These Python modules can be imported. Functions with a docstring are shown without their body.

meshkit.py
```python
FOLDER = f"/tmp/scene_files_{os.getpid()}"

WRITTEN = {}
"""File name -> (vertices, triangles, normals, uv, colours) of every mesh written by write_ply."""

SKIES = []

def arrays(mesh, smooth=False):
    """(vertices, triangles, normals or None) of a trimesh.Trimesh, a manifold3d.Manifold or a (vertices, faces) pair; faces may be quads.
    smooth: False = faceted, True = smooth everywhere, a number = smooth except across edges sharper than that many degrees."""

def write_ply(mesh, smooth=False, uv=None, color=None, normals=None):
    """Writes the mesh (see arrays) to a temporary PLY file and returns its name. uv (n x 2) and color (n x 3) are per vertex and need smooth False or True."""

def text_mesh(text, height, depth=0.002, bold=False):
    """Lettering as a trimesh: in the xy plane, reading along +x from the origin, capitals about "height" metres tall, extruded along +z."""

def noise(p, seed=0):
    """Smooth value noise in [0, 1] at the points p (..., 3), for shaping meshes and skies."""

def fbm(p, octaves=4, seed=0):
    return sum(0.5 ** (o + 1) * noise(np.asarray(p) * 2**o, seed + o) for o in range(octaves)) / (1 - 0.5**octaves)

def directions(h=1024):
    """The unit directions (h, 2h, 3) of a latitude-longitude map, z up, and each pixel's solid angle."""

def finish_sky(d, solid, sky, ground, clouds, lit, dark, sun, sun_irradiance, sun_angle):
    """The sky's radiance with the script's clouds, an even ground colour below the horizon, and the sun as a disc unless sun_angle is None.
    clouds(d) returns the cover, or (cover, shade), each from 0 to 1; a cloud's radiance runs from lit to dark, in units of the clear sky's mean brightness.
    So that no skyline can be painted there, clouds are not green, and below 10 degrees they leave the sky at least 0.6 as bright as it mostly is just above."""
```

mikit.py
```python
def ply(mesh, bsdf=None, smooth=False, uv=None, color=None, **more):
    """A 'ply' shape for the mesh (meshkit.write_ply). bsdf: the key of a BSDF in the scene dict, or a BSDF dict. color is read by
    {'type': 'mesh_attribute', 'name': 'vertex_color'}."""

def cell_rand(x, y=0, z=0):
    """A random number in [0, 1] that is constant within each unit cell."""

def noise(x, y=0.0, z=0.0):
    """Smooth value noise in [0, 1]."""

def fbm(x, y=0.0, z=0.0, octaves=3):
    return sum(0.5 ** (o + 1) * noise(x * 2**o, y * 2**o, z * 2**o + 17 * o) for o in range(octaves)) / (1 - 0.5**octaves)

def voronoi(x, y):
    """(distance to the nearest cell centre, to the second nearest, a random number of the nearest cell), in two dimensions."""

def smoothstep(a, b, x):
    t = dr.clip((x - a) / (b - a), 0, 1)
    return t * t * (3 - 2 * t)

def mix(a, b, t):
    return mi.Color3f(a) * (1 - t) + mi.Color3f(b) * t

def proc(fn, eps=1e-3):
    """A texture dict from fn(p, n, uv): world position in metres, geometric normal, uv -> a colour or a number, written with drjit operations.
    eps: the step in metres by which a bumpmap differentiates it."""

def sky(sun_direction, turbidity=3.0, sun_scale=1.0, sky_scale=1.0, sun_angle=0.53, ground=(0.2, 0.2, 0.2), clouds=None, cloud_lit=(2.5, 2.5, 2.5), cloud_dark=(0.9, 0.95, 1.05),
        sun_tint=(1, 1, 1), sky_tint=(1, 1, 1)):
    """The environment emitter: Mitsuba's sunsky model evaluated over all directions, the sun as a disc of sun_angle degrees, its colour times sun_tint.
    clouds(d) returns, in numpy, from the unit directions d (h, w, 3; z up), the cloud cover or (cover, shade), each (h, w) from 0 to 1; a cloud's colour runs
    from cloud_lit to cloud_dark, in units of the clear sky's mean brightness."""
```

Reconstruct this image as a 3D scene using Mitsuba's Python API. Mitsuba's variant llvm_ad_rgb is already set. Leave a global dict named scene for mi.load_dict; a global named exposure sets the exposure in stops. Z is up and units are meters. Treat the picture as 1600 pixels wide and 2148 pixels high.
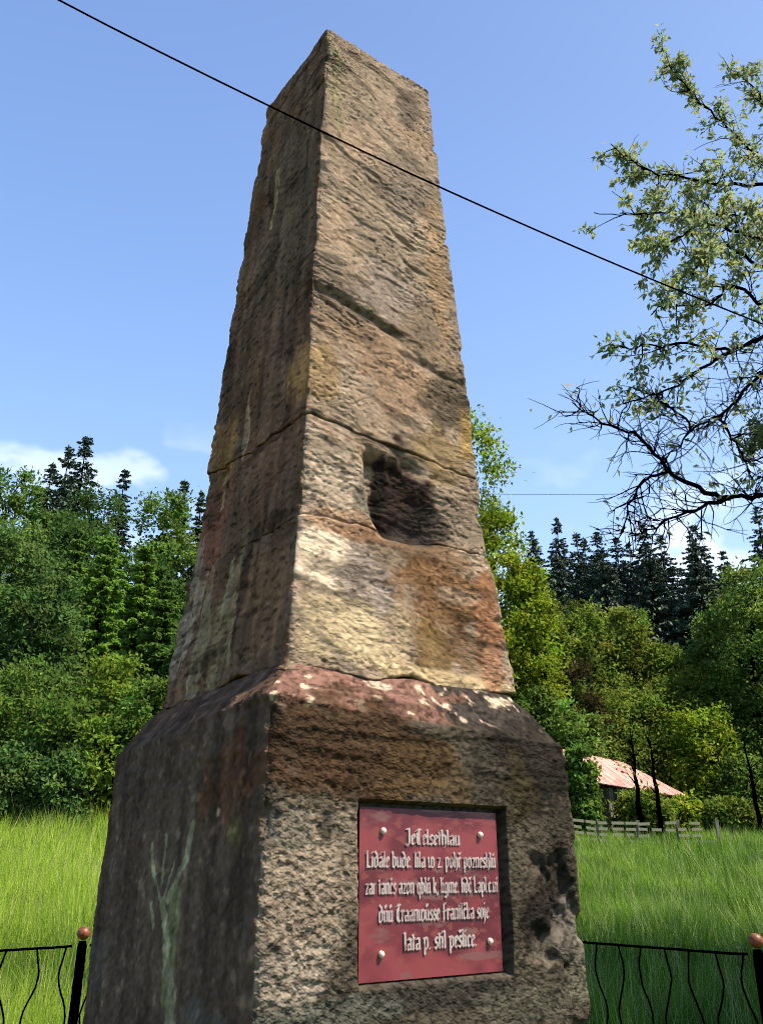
import math
import numpy as np
import trimesh
import drjit as dr
import mitsuba as mi
import mikit, meshkit
from mikit import proc, noise, fbm, smoothstep, mix
from shapely.geometry import MultiPoint
from shapely.ops import unary_union
from shapely import affinity

T = mi.ScalarTransform4f
scene, labels = {}, {}

# ------------------------------------------------------------------ camera, sky, exposure
PITCH = math.radians(22.5)
EYE = np.array([0, 0, 1.6])
scene['camera'] = {
    'type': 'perspective', 'fov': 2 * math.degrees(math.atan(800 / 1814)), 'fov_axis': 'x',
    'near_clip': 0.05, 'far_clip': 3000,
    'to_world': T().look_at(origin=EYE.tolist(), target=(EYE + [0, math.cos(PITCH), math.sin(PITCH)]).tolist(), up=[0, 0, 1])}
SUN_AZ, SUN_EL = math.radians(103), math.radians(56)
SUN = [math.sin(SUN_AZ) * math.cos(SUN_EL), math.cos(SUN_AZ) * math.cos(SUN_EL), math.sin(SUN_EL)]


def cloud_cover(d):
    az = np.arctan2(d[..., 0], d[..., 1])
    el = np.arcsin(np.clip(d[..., 2], -1, 1))
    p = np.stack([az * 13.0, el * 26.0, az * 0 + 8.0], -1)
    n = meshkit.fbm(p, 5, 11)
    low = np.clip((0.50 - el) / 0.26, 0, 1)
    where = 1.45 * np.exp(-((az + 0.37) / 0.13) ** 2 - ((el - 0.435) / 0.035) ** 2) + 0.5 * np.exp(-((az - 0.36) / 0.05) ** 2) + 0.12
    return np.clip((n - 0.53 + 0.17 * low * np.clip(where, 0, 1.45)) / 0.16, 0, 1) * low * 0.85 * np.clip(where + 0.1, 0, 1)


scene['sky_light'] = mikit.sky(SUN, turbidity=2.3, sun_angle=0.6, clouds=cloud_cover, sky_tint=(1.18, 1.01, 0.93))
exposure = 3.15

# ------------------------------------------------------------------ materials


def vcol():
    return {'type': 'mesh_attribute', 'name': 'vertex_color'}


def stone_bump(p, n, uv):
    return 0.0075 * fbm(p.x * 70, p.y * 70, p.z * 95, 3) + 0.0028 * noise(p.x * 240, p.y * 240, p.z * 240)


scene['stone'] = {'type': 'bumpmap', 'arbitrary': {'type': 'proc', **{k: v for k, v in proc(stone_bump, 1e-3).items() if k != 'type'}}, 'scale': 1.0,
                  'bsdf': {'type': 'principled', 'base_color': vcol(), 'roughness': 0.95, 'specular': 0.06}}
scene['leaf'] = {'type': 'twosided', 'bsdf': {'type': 'diffuse', 'reflectance': vcol()}}
scene['leaf'] = {'type': 'principledthin', 'base_color': vcol(), 'roughness': 0.55, 'diff_trans': 1.0, 'eta': 1.35}
scene['needle'] = {'type': 'twosided', 'bsdf': {'type': 'principled', 'base_color': vcol(), 'roughness': 0.65, 'specular': 0.3}}


def bark_col(p, n, uv):
    t = fbm(p.x * 14, p.y * 14, p.z * 4, 3)
    return mix((0.035, 0.028, 0.024), (0.13, 0.105, 0.085), smoothstep(0.3, 0.75, t))


scene['bark'] = {'type': 'principled', 'base_color': proc(bark_col), 'roughness': 0.9, 'specular': 0.2}


def ground_col(p, n, uv):
    a = fbm(p.x * 0.6, p.y * 0.6, 0, 3)
    b = fbm(p.x * 9, p.y * 9, 3, 2)
    g = mix((0.045, 0.065, 0.016), (0.10, 0.13, 0.03), smoothstep(0.3, 0.7, a))
    return mix(g, (0.07, 0.055, 0.03), smoothstep(0.5, 0.8, b) * 0.6)


scene['turf'] = {'type': 'diffuse', 'reflectance': proc(ground_col)}


def red_paint(p, n, uv):
    a = fbm(p.x * 7 + 3, p.y * 7, p.z * 9, 3)
    b = fbm(p.x * 40, p.y * 40, p.z * 60, 3)
    c = mix((0.060, 0.005, 0.011), (0.135, 0.022, 0.029), smoothstep(0.42, 0.68, a))
    c = mix(c, (0.13, 0.03, 0.025), smoothstep(0.56, 0.72, b) * 0.7)
    return mix(c, (0.10, 0.05, 0.05), smoothstep(0.60, 0.75, fbm(p.x * 12, p.y * 12 + 5, p.z * 30, 3)) * 0.7)


scene['red_enamel'] = {'type': 'principled', 'base_color': proc(red_paint), 'roughness': 0.5, 'specular': 0.4}


def letter_col(p, n, uv):
    b = fbm(p.x * 60, p.y * 60, p.z * 60, 3)
    return mix((0.25, 0.22, 0.225), (0.14, 0.085, 0.09), smoothstep(0.48, 0.75, b))


scene['pale_paint'] = {'type': 'principled', 'base_color': proc(letter_col), 'roughness': 0.5}
scene['screw_metal'] = {'type': 'principled', 'base_color': {'type': 'rgb', 'value': [0.5, 0.44, 0.40]}, 'roughness': 0.4, 'metallic': 0.3}


def iron_col(p, n, uv):
    b = fbm(p.x * 45, p.y * 45, p.z * 45, 3)
    return mix((0.026, 0.030, 0.033), (0.075, 0.042, 0.028), smoothstep(0.45, 0.7, b))


scene['black_iron'] = {'type': 'principled', 'base_color': proc(iron_col), 'roughness': 0.42, 'specular': 0.5}


def ball_col(p, n, uv):
    b = fbm(p.x * 50, p.y * 50, p.z * 50, 3)
    return mix((0.14, 0.040, 0.014), (0.06, 0.020, 0.010), smoothstep(0.45, 0.7, b))


scene['rusty_red_paint'] = {'type': 'principled', 'base_color': proc(ball_col), 'roughness': 0.5, 'specular': 0.4}
scene['cable_rubber'] = {'type': 'principled', 'base_color': {'type': 'rgb', 'value': [0.02, 0.02, 0.022]}, 'roughness': 0.6}


def roof_col(p, n, uv):
    b = fbm(p.x * 2.2, p.y * 2.2, p.z * 3, 3)
    return mix((0.25, 0.11, 0.10), (0.33, 0.19, 0.165), smoothstep(0.35, 0.7, b))


scene['faded_roof_sheet'] = {'type': 'principled', 'base_color': proc(roof_col), 'roughness': 0.55}


def board_col(p, n, uv):
    b = fbm(p.x * 9, p.y * 9, p.z * 1.5, 3)
    return mix((0.06, 0.06, 0.04), (0.16, 0.155, 0.11), smoothstep(0.35, 0.7, b))


scene['weathered_board'] = {'type': 'principled', 'base_color': proc(board_col), 'roughness': 0.85}
scene['white_board'] = {'type': 'principled', 'base_color': {'type': 'rgb', 'value': [0.21, 0.21, 0.13]}, 'roughness': 0.7}
scene['dark_opening'] = {'type': 'diffuse', 'reflectance': {'type': 'rgb', 'value': [0.02, 0.02, 0.018]}}

# ------------------------------------------------------------------ helpers


def free(key):
    if key not in scene and key not in labels:
        return key
    i = 1
    while f'{key}_{i:03d}' in scene or f'{key}_{i:03d}' in labels:
        i += 1
    return f'{key}_{i:03d}'


def put(name, mesh, mat, parent=None, smooth=False, color=None, **lab):
    key = free(f'{parent}__{name}' if parent else name)
    scene[key] = mikit.ply(mesh, mat, smooth=smooth, color=color)
    if lab:
        labels[key] = lab
    return key


def thing(name, label, category, group=None):
    key = free(name)
    labels[key] = {'label': label, 'category': category}
    if group:
        labels[key]['group'] = group
    return key


def cat(parts):
    vs, fs, at = [], [], 0
    for v, f in parts:
        v, f = np.asarray(v, float), np.asarray(f, int)
        if f.shape[1] == 4:
            f = np.vstack([f[:, [0, 1, 2]], f[:, [0, 2, 3]]])
        vs.append(v)
        fs.append(f + at)
        at += len(v)
    return np.vstack(vs), np.vstack(fs)


def tube(pts, rad, k=6):
    """A closed tube along a polyline with a radius at each point."""
    p = np.asarray(pts, float)
    r = np.broadcast_to(np.asarray(rad, float), (len(p),))
    t = np.gradient(p, axis=0)
    t /= np.linalg.norm(t, axis=1, keepdims=True) + 1e-12
    ref = np.array([0.0, 0, 1]) if abs(t[0, 2]) < 0.9 else np.array([1.0, 0, 0])
    a = np.cross(t, ref)
    a /= np.linalg.norm(a, axis=1, keepdims=True) + 1e-9
    b = np.cross(t, a)
    ang = np.arange(k) / k * 2 * np.pi
    v = p[:, None] + r[:, None, None] * (np.cos(ang)[None, :, None] * a[:, None] + np.sin(ang)[None, :, None] * b[:, None])
    v = v.reshape(-1, 3)
    i, j = np.meshgrid(np.arange(len(p) - 1), np.arange(k), indexing='ij')
    n = (j + 1) % k
    q = np.stack([i * k + j, (i + 1) * k + j, (i + 1) * k + n, i * k + n], -1).reshape(-1, 4)
    f = np.vstack([q[:, [0, 1, 2]], q[:, [0, 2, 3]]])
    v = np.vstack([v, p[0], p[-1]])
    e, m = len(v) - 2, (len(p) - 1) * k
    js = np.arange(k)
    f = np.vstack([f, np.stack([js, (js + 1) % k, js * 0 + e], 1), np.stack([m + (js + 1) % k, m + js, js * 0 + e + 1], 1)])
    return v, f


def bend(pts, n, rng, amp):
    """A polyline resampled smoothly to n points with some wobble."""
    p = np.asarray(pts, float)
    s = np.concatenate([[0], np.cumsum(np.linalg.norm(np.diff(p, axis=0), axis=1))])
    from scipy.interpolate import PchipInterpolator
    q = PchipInterpolator(s, p, axis=0)(np.linspace(0, s[-1], n))
    w = rng.normal(0, amp, q.shape)
    w[0] = w[-1] = 0
    return q + w


def box_mesh(a, b):
    m = trimesh.creation.box(bounds=[a, b])
    return np.array(m.vertices), np.array(m.faces)


def unit(v):
    return v / (np.linalg.norm(v, axis=-1, keepdims=True) + 1e-12)


def leaf_cards(c, d, n, length, width, col):
    """Folded pointed leaves at c, growing along d, facing n."""
    d = unit(d)
    s = unit(np.cross(d, n))
    n = np.cross(s, d)
    L, W = np.asarray(length)[:, None], np.asarray(width)[:, None]
    v = np.stack([c, c + d * L * 0.45 + s * W * 0.5 + n * W * 0.18, c + d * L * 0.45 - s * W * 0.5 + n * W * 0.18, c + d * L - n * L * 0.08], 1).reshape(-1, 3)
    i = np.arange(len(c))[:, None] * 4
    f = np.vstack([i + [0, 1, 3], i + [0, 3, 2]])
    return v, f, np.repeat(col, 4, 0)


def sst(a, b, x):
    t = np.clip((x - a) / (b - a), 0, 1)
    return t * t * (3 - 2 * t)


def ground_z(x, y):
    x, y = np.asarray(x, float), np.asarray(y, float)
    sl = 0.178 - 0.083 * sst(-0.15, 0.25, x / np.maximum(y, 1))
    z = sl * np.clip(y - 5.5, 0, 34.5) + 0.3 * np.clip(y - 40, 0, 70)
    return z + 0.10 * (meshkit.noise(np.stack([x * 0.35, y * 0.35, x * 0], -1), 5) - 0.5) * np.clip((np.hypot(x, y - 3) - 3) / 3, 0, 1)


# ------------------------------------------------------------------ ground
gx = np.concatenate([-np.geomspace(12, 900, 40)[::-1], np.linspace(-11.6, 13, 62), np.geomspace(14, 900, 40)])
gy = np.concatenate([-np.geomspace(3, 900, 30)[::-1], np.linspace(-2.6, 46, 110), np.geomspace(47, 900, 50)])
X, Y = np.meshgrid(gx, gy, indexing='ij')
gv = np.stack([X, Y, ground_z(X, Y)], -1).reshape(-1, 3)
i, j = np.meshgrid(np.arange(len(gx) - 1), np.arange(len(gy) - 1), indexing='ij')
q = (i * len(gy) + j).reshape(-1)
gf = np.stack([q, q + len(gy), q + len(gy) + 1, q + 1], 1)
put('ground', (gv, gf), 'turf', smooth=True, kind='structure', label='green hillside ground rising behind the monument')

# ------------------------------------------------------------------ the monument
AZ = math.radians(54)
ER = np.array([math.sin(AZ), math.cos(AZ), 0])      # along the lit face, to the right and back
EL = np.array([-math.cos(AZ), math.sin(AZ), 0])     # along the shaded face, to the left and back
CEN = np.array([-0.178, 3.218, 0.0])


def world(a, b, z):
    return CEN + np.asarray(a)[..., None] * ER + np.asarray(b)[..., None] * EL + np.asarray(z)[..., None] * np.array([0, 0, 1.0])


def side_samples(fine, coarse, h, extra=()):
    """Face parameter lists for the four faces (lit, far right, back, shaded), each from -1 to 1."""
    nf, nc = int(2 * h / fine), int(2 * h / coarse)
    f = np.unique(np.concatenate([np.linspace(-1, 1, nf), np.asarray(extra, float)]))
    c = np.linspace(-1, 1, nc)
    f = f[np.concatenate([[True], np.diff(f) > 0.0025])] if len(extra) else f
    return [f, c, c, np.linspace(-1, 1, nf)]


def solid(z_of, rows, half, corner, sides, relief, paint, seed, by_t=False):
    """A rough square stone: rows are (t, inset); z_of(t, a, b) its height, half(z) its half width; relief moves the skin out, paint colours it."""
    fa, fu, A0, B0 = [], [], [], []
    for k, s in enumerate(sides):
        s = s[:-1]
        e = np.full(len(s), -1.0)
        ab = [(s, e), (-e, s), (-s, -e), (e, -s)][k]
        A0.append(ab[0]); B0.append(ab[1]); fa.append(np.full(len(s), k)); fu.append(s)
    A0, B0, fa = np.concatenate(A0), np.concatenate(B0), np.concatenate(fa)
    n, m = len(A0), len(rows)
    tt = np.array([r[0] for r in rows])[:, None]
    ins = np.array([r[1] for r in rows])[:, None]
    hm = half(z_of(tt, A0[None] * 0.4, B0[None] * 0.4))
    z = z_of(tt, A0[None] * hm, B0[None] * hm)
    h = half(tt + 0 * z if by_t else z)
    cr = corner(z)
    pa, pb = A0[None] * h, B0[None] * h
    qa, qb = np.clip(pa, -(h - cr), h - cr), np.clip(pb, -(h - cr), h - cr)
    da, db = pa - qa, pb - qb
    l = np.hypot(da, db) + 1e-9
    na, nb = da / l, db / l
    a, b = qa + na * cr, qb + nb * cr
    F = np.broadcast_to(fa[None], a.shape)
    out = relief(F, a, b, z)
    live = (ins >= 0)
    k_in = np.where(live, ins, 0)
    a, b = a + na * (out - k_in), b + nb * (out - k_in)
    shrink = np.where(live, 1.0, 1.0 + np.minimum(ins, 0))      # negative inset: closing rows of the cap
    a, b = a * shrink, b * shrink
    P = world(a, b, z + np.where(live, 0, 0.004))
    col = paint(F, a, b, z, out)
    i, j = np.meshgrid(np.arange(m - 1), np.arange(n), indexing='ij')
    jn = (j + 1) % n
    q = np.stack([i * n + j, i * n + jn, (i + 1) * n + jn, (i + 1) * n + j], -1).reshape(-1, 4)
    return (P.reshape(-1, 3), q), np.clip(col.reshape(-1, 3), 0.004, 0.9)


def N3(a, b, z, sa, sz, octv=3, seed=0):
    return meshkit.fbm(np.stack([a * sa, b * sa, z * sz], -1), octv, seed)


def patch_mask(F, a, b, z, warp, spec):
    """Weathering and darker patches: (face, u, z, half width, half height, colour, strength) laid over by irregular masks."""
    face = 0 if spec[0] == 'R' else 3
    u = a if face == 0 else b
    d = np.sqrt(((u - spec[1]) / spec[3]) ** 2 + ((z - spec[2]) / spec[4]) ** 2)
    m = 1 - sst(0.78, 1.18, d + warp * 1.5)
    return np.where(F == face, m, 0) * spec[6]


def hz(z):
    return np.interp(z, [-1, 2.02, 2.17, 2.75, 3.1, 3.64, 4.1, 5.16], [0.606, 0.596, 0.475, 0.428, 0.403, 0.378, 0.355, 0.298])


# -- shaft
SHAFT_STAINS = [
    ('R', 0.163, 4.937, 0.075, 0.12, (0.115, 0.095, 0.08), 0.8), ('R', 0.059, 4.16, 0.03, 0.343, (0.36, 0.31, 0.25), 0.45),
    ('R', -0.255, 4.80, 0.045, 0.26, (0.26, 0.25, 0.14), 0.7), ('R', -0.34, 3.29, 0.085, 0.12, (0.30, 0.215, 0.10), 0.7),
    ('R', 0.03, 3.36, 0.19, 0.14, (0.33, 0.22, 0.14), 0.55), ('R', 0.28, 3.34, 0.13, 0.16, (0.10, 0.085, 0.06), 0.9),
    ('R', 0.36, 3.22, 0.05, 0.13, (0.36, 0.25, 0.08), 0.8), ('R', -0.03, 3.78, 0.13, 0.17, (0.27, 0.24, 0.215), 0.7),
    ('R', 0.10, 4.45, 0.12, 0.2, (0.25, 0.215, 0.18), 0.6), ('R', 0.26, 4.0, 0.06, 0.4, (0.36, 0.25, 0.13), 0.6),
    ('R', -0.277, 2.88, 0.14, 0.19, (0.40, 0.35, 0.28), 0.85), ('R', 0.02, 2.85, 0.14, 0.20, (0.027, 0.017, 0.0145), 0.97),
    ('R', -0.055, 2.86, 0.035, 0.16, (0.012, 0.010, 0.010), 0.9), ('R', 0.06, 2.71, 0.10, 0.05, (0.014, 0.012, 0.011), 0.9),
    ('R', -0.14, 2.80, 0.05, 0.17, (0.13, 0.125, 0.10), 0.8), ('R', 0.22, 3.08, 0.12, 0.12, (0.26, 0.20, 0.10), 0.8),
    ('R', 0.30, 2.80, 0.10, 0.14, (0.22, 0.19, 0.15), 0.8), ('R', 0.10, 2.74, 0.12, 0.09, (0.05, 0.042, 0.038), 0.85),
    ('R', -0.34, 2.54, 0.12, 0.10, (0.74, 0.66, 0.52), 0.95), ('R', -0.17, 2.47, 0.10, 0.12, (0.30, 0.27, 0.25), 0.8),
    ('R', -0.25, 2.29, 0.23, 0.11, (0.48, 0.42, 0.27), 0.85), ('R', 0.194, 2.53, 0.22, 0.17, (0.19, 0.105, 0.045), 0.9),
    ('R', 0.10, 2.30, 0.11, 0.12, (0.17, 0.115, 0.04), 0.85), ('R', 0.0, 2.66, 0.3, 0.03, (0.15, 0.10, 0.06), 0.8),
    ('R', 0.12, 2.20, 0.30, 0.028, (0.60, 0.50, 0.30), 0.75), ('R', -0.04, 2.30, 0.045, 0.12, (0.50, 0.42, 0.26), 0.6),
    ('R', 0.37, 2.40, 0.06, 0.22, (0.34, 0.17, 0.09), 0.75), ('R', 0.26, 2.33, 0.08, 0.09, (0.16, 0.10, 0.05), 0.7),
    ('R', 0.24, 2.52, 0.10, 0.03, (0.42, 0.34, 0.26), 0.5), ('R', -0.25, 2.69, 0.2, 0.05, (0.36, 0.22, 0.13), 0.6),
    ('L', 0.24, 2.85, 0.12, 0.2, (0.21, 0.095, 0.075), 0.75), ('L', 0.26, 3.17, 0.10, 0.17, (0.26, 0.165, 0.07), 0.8),
    ('L', 0.36, 2.52, 0.09, 0.22, (0.33, 0.30, 0.25), 0.8), ('L', -0.02, 2.41, 0.10, 0.26, (0.27, 0.235, 0.15), 0.7),
    ('L', 0.16, 2.36, 0.05, 0.22, (0.30, 0.275, 0.19), 0.8), ('L', 0.06, 3.19, 0.018, 0.13, (0.44, 0.36, 0.27), 0.8),
    ('L', 0.045, 4.45, 0.028, 0.15, (0.55, 0.48, 0.28), 0.95), ('L', 0.10, 4.32, 0.035, 0.08, (0.50, 0.46, 0.24), 0.9), ('L', 0.12, 4.42, 0.05, 0.16, (0.035, 0.03, 0.026), 0.8),
    ('L', 0.03, 2.55, 0.03, 0.12, (0.36, 0.34, 0.24), 0.85), ('L', 0.21, 2.95, 0.014, 0.1, (0.40, 0.33, 0.24), 0.7), ('L', -0.10, 2.45, 0.03, 0.22, (0.045, 0.032, 0.027), 0.8), ('L', -0.24, 2.72, 0.16, 0.03, (0.045, 0.03, 0.024), 0.8), ('L', -0.24, 3.42, 0.05, 0.04, (0.03, 0.022, 0.018), 0.8),
    ('L', -0.33, 3.28, 0.11, 0.13, (0.40, 0.25, 0.10), 0.8), ('L', -0.2, 3.0, 0.18, 0.2, (0.17, 0.10, 0.075), 0.7),
    ('L', -0.3, 2.4, 0.12, 0.2, (0.20, 0.13, 0.085), 0.7), ('L', -0.15, 4.3, 0.25, 0.6, (0.115, 0.10, 0.085), 0.6),
    ('L', -0.2, 3.55, 0.2, 0.2, (0.15, 0.10, 0.085), 0.6)]


def right0(F):
    return (F == 0) * 1.0


def shaft_relief(seed):
    def fn(F, a, b, z):
        u = np.where((F == 0) | (F == 2), a, b)
        s = np.where(F == 0, 1.0, -0.6)
        d = (N3(a, b, z, 4, 4, 3, seed) - 0.5) * 0.020
        dip = z + 0.16 * s * u + 0.06 * N3(a, b, z, 5, 5, 2, 7)
        layer = meshkit.fbm(np.stack([a * 6 + b * 6, dip * 40, z * 0 + seed], -1), 4, 3)
        hard = sst(0.35, 0.65, N3(a, b, z, 2.5, 2.5, 2, 21))
        d -= 0.0045 * hard * np.clip(1 - np.abs(layer - 0.5) * 9, 0, 1)
        d += (layer - 0.5) * 0.006 * hard
        pit = N3(a, b, z, 80, 80, 2, 5)
        d -= 0.0038 * sst(0.56, 0.74, pit) * (0.2 + 0.9 * sst(0.4, 0.6, N3(a, b, z, 5, 5, 2, 12)))
        d += (N3(a, b, z, 34, 44, 2, 9) - 0.5) * 0.0045
        cl = meshkit.fbm(np.stack([a * 3.2 + b * 3.2, (z + 0.35 * s * u) * 5.5, z * 0 + seed * 3], -1), 2, 15)
        d += 0.014 * (np.abs(cl - 0.5) * 2) ** 0.7 - 0.006
        low = 1 - sst(2.60, 2.70, z)
        d = d * (1 - 0.35 * low * right0(F))
        d -= right0(F) * low * 0.034 * np.exp(-(((a - 0.17) / 0.15) ** 2 + ((z - 2.42) / 0.17) ** 2))
        d += right0(F) * low * 0.016 * np.exp(-(((a + 0.02 + 0.35 * (z - 2.4)) / 0.05) ** 2 + ((z - 2.38) / 0.2) ** 2))
        # cracks: one sloping across the lit face, one short, both weathered open
        right = F == 0
        for (z0, k, w, lo, hi, dep) in ((3.585, -0.20, 0.018, -0.5, 0.04, 0.020), (3.50, -0.10, 0.016, 0.03, 0.5, 0.010), (4.13, -0.25, 0.010, 0.02, 0.16, 0.018), (4.02, -0.3, 0.010, 0.08, 0.22, 0.012), (4.36, -0.32, 0.010, -0.34, 0.0, 0.007)):
            g = np.exp(-((z - z0 - k * a - 0.05 * (N3(a, b, z, 9, 2, 2, 31) - 0.5)) / w) ** 2) * sst(lo - 0.03, lo + 0.03, a) * (1 - sst(hi - 0.05, hi + 0.05, a))
            d -= dep * np.where(right, g, 0)
        # the lost piece of facing: an irregular hollow
        wob = 0.035 * (N3(a, b, z, 10, 10, 3, 41) - 0.5)
        ua, zz = a + wob, z + wob
        mid = -0.09 + (3.03 - zz) * 0.22
        box = sst(mid - 0.11, mid - 0.03, ua) * (1 - sst(mid + 0.07, mid + 0.23, ua)) * sst(2.65, 2.74, zz) * (1 - sst(2.965, 3.05, zz))
        d -= np.where(right, box * (0.026 + 0.042 * N3(a, b, z, 11, 8, 3, 43) + 0.024 * (1 - sst(0.0, 0.12, ua - mid + 0.06)) + 0.03 * (1 - sst(2.68, 2.80, zz))), 0)
        # shaded face: flaked scars near its outer edge and a shallow hollow high up
        left = F == 3
        fl = np.exp(-(((b - 0.12) / 0.06) ** 2 + ((z - 4.38) / 0.16) ** 2))
        d -= np.where(left, fl * 0.03, 0)
        rib = meshkit.fbm(np.stack([b * 20, z * 3.0, z * 0 + 5], -1), 3, 8)
        d += np.where(left, (rib - 0.5) * 0.03 * (1 - sst(3.2, 3.8, z)), 0)
        # broken outer edges
        edge = sst(0.80, 1.0, np.abs(u) / np.maximum(hz(z), 0.1))
        d -= edge * 0.015 * sst(0.54, 0.74, N3(a, b, z, 7, 9, 3, 51))
        return d
    return fn


def shaft_paint(seed):
    def fn(F, a, b, z, out):
        n1, n2 = N3(a, b, z, 6, 6, 4, 61), N3(a, b, z, 44, 52, 3, 62)
        warp = (N3(a, b, z, 10, 10, 5, 63) - 0.5) * 1.1
        warp = np.where(F == 3, warp * 0.8 + (meshkit.fbm(np.stack([b * 24, z * 5, z * 0 + 2], -1), 4, 74) - 0.5) * 1.1, warp)
        c = np.empty(a.shape + (3,))
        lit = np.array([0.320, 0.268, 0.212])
        shade_tone = np.array([0.140, 0.102, 0.080])  # shade put into the colour of the shaded and back faces
        c[:] = np.where(((F == 3) | (F == 2))[..., None], shade_tone, lit)
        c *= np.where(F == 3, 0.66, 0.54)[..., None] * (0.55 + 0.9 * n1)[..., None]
        c = c * (1 - 0.35 * sst(0.5, 0.7, N3(a, b, z, 3, 3, 3, 64)))[..., None] + np.array([0.025, 0.010, 0.0]) * sst(0.5, 0.75, N3(a, b, z, 4, 4, 3, 65))[..., None]
        for sp in SHAFT_STAINS:
            m = patch_mask(F, a, b, z, warp, sp)[..., None]
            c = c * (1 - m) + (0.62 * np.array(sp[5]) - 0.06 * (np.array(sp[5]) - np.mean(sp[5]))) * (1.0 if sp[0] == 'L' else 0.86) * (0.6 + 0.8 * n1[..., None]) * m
        u = np.where((F == 0) | (F == 2), a, b)
        dip = z + 0.16 * u + 0.06 * N3(a, b, z, 5, 5, 2, 7)
        lay = meshkit.fbm(np.stack([a * 6 + b * 6, dip * 34, z * 0 + 4], -1), 4, 13)
        veil = sst(0.57, 0.66, lay) * sst(0.42, 0.6, N3(a, b, z, 3, 3, 2, 71))
        c *= (1 - 0.55 * veil)[..., None]
        speck = sst(0.58, 0.72, n2)
        c *= (1 - 0.6 * speck)[..., None]
        c *= (1 + 0.35 * sst(0.58, 0.72, N3(a, b, z, 55, 55, 2, 66)))[..., None]
        c *= (0.6 + 0.8 * N3(a, b, z, 95, 95, 2, 72))[..., None]
        streak = meshkit.fbm(np.stack([b * 26 + a * 3, z * 2.2, z * 0 + 9], -1), 3, 68)
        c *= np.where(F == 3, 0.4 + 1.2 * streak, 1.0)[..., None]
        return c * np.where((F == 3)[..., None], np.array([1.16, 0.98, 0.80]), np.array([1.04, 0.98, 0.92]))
    return fn


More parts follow.
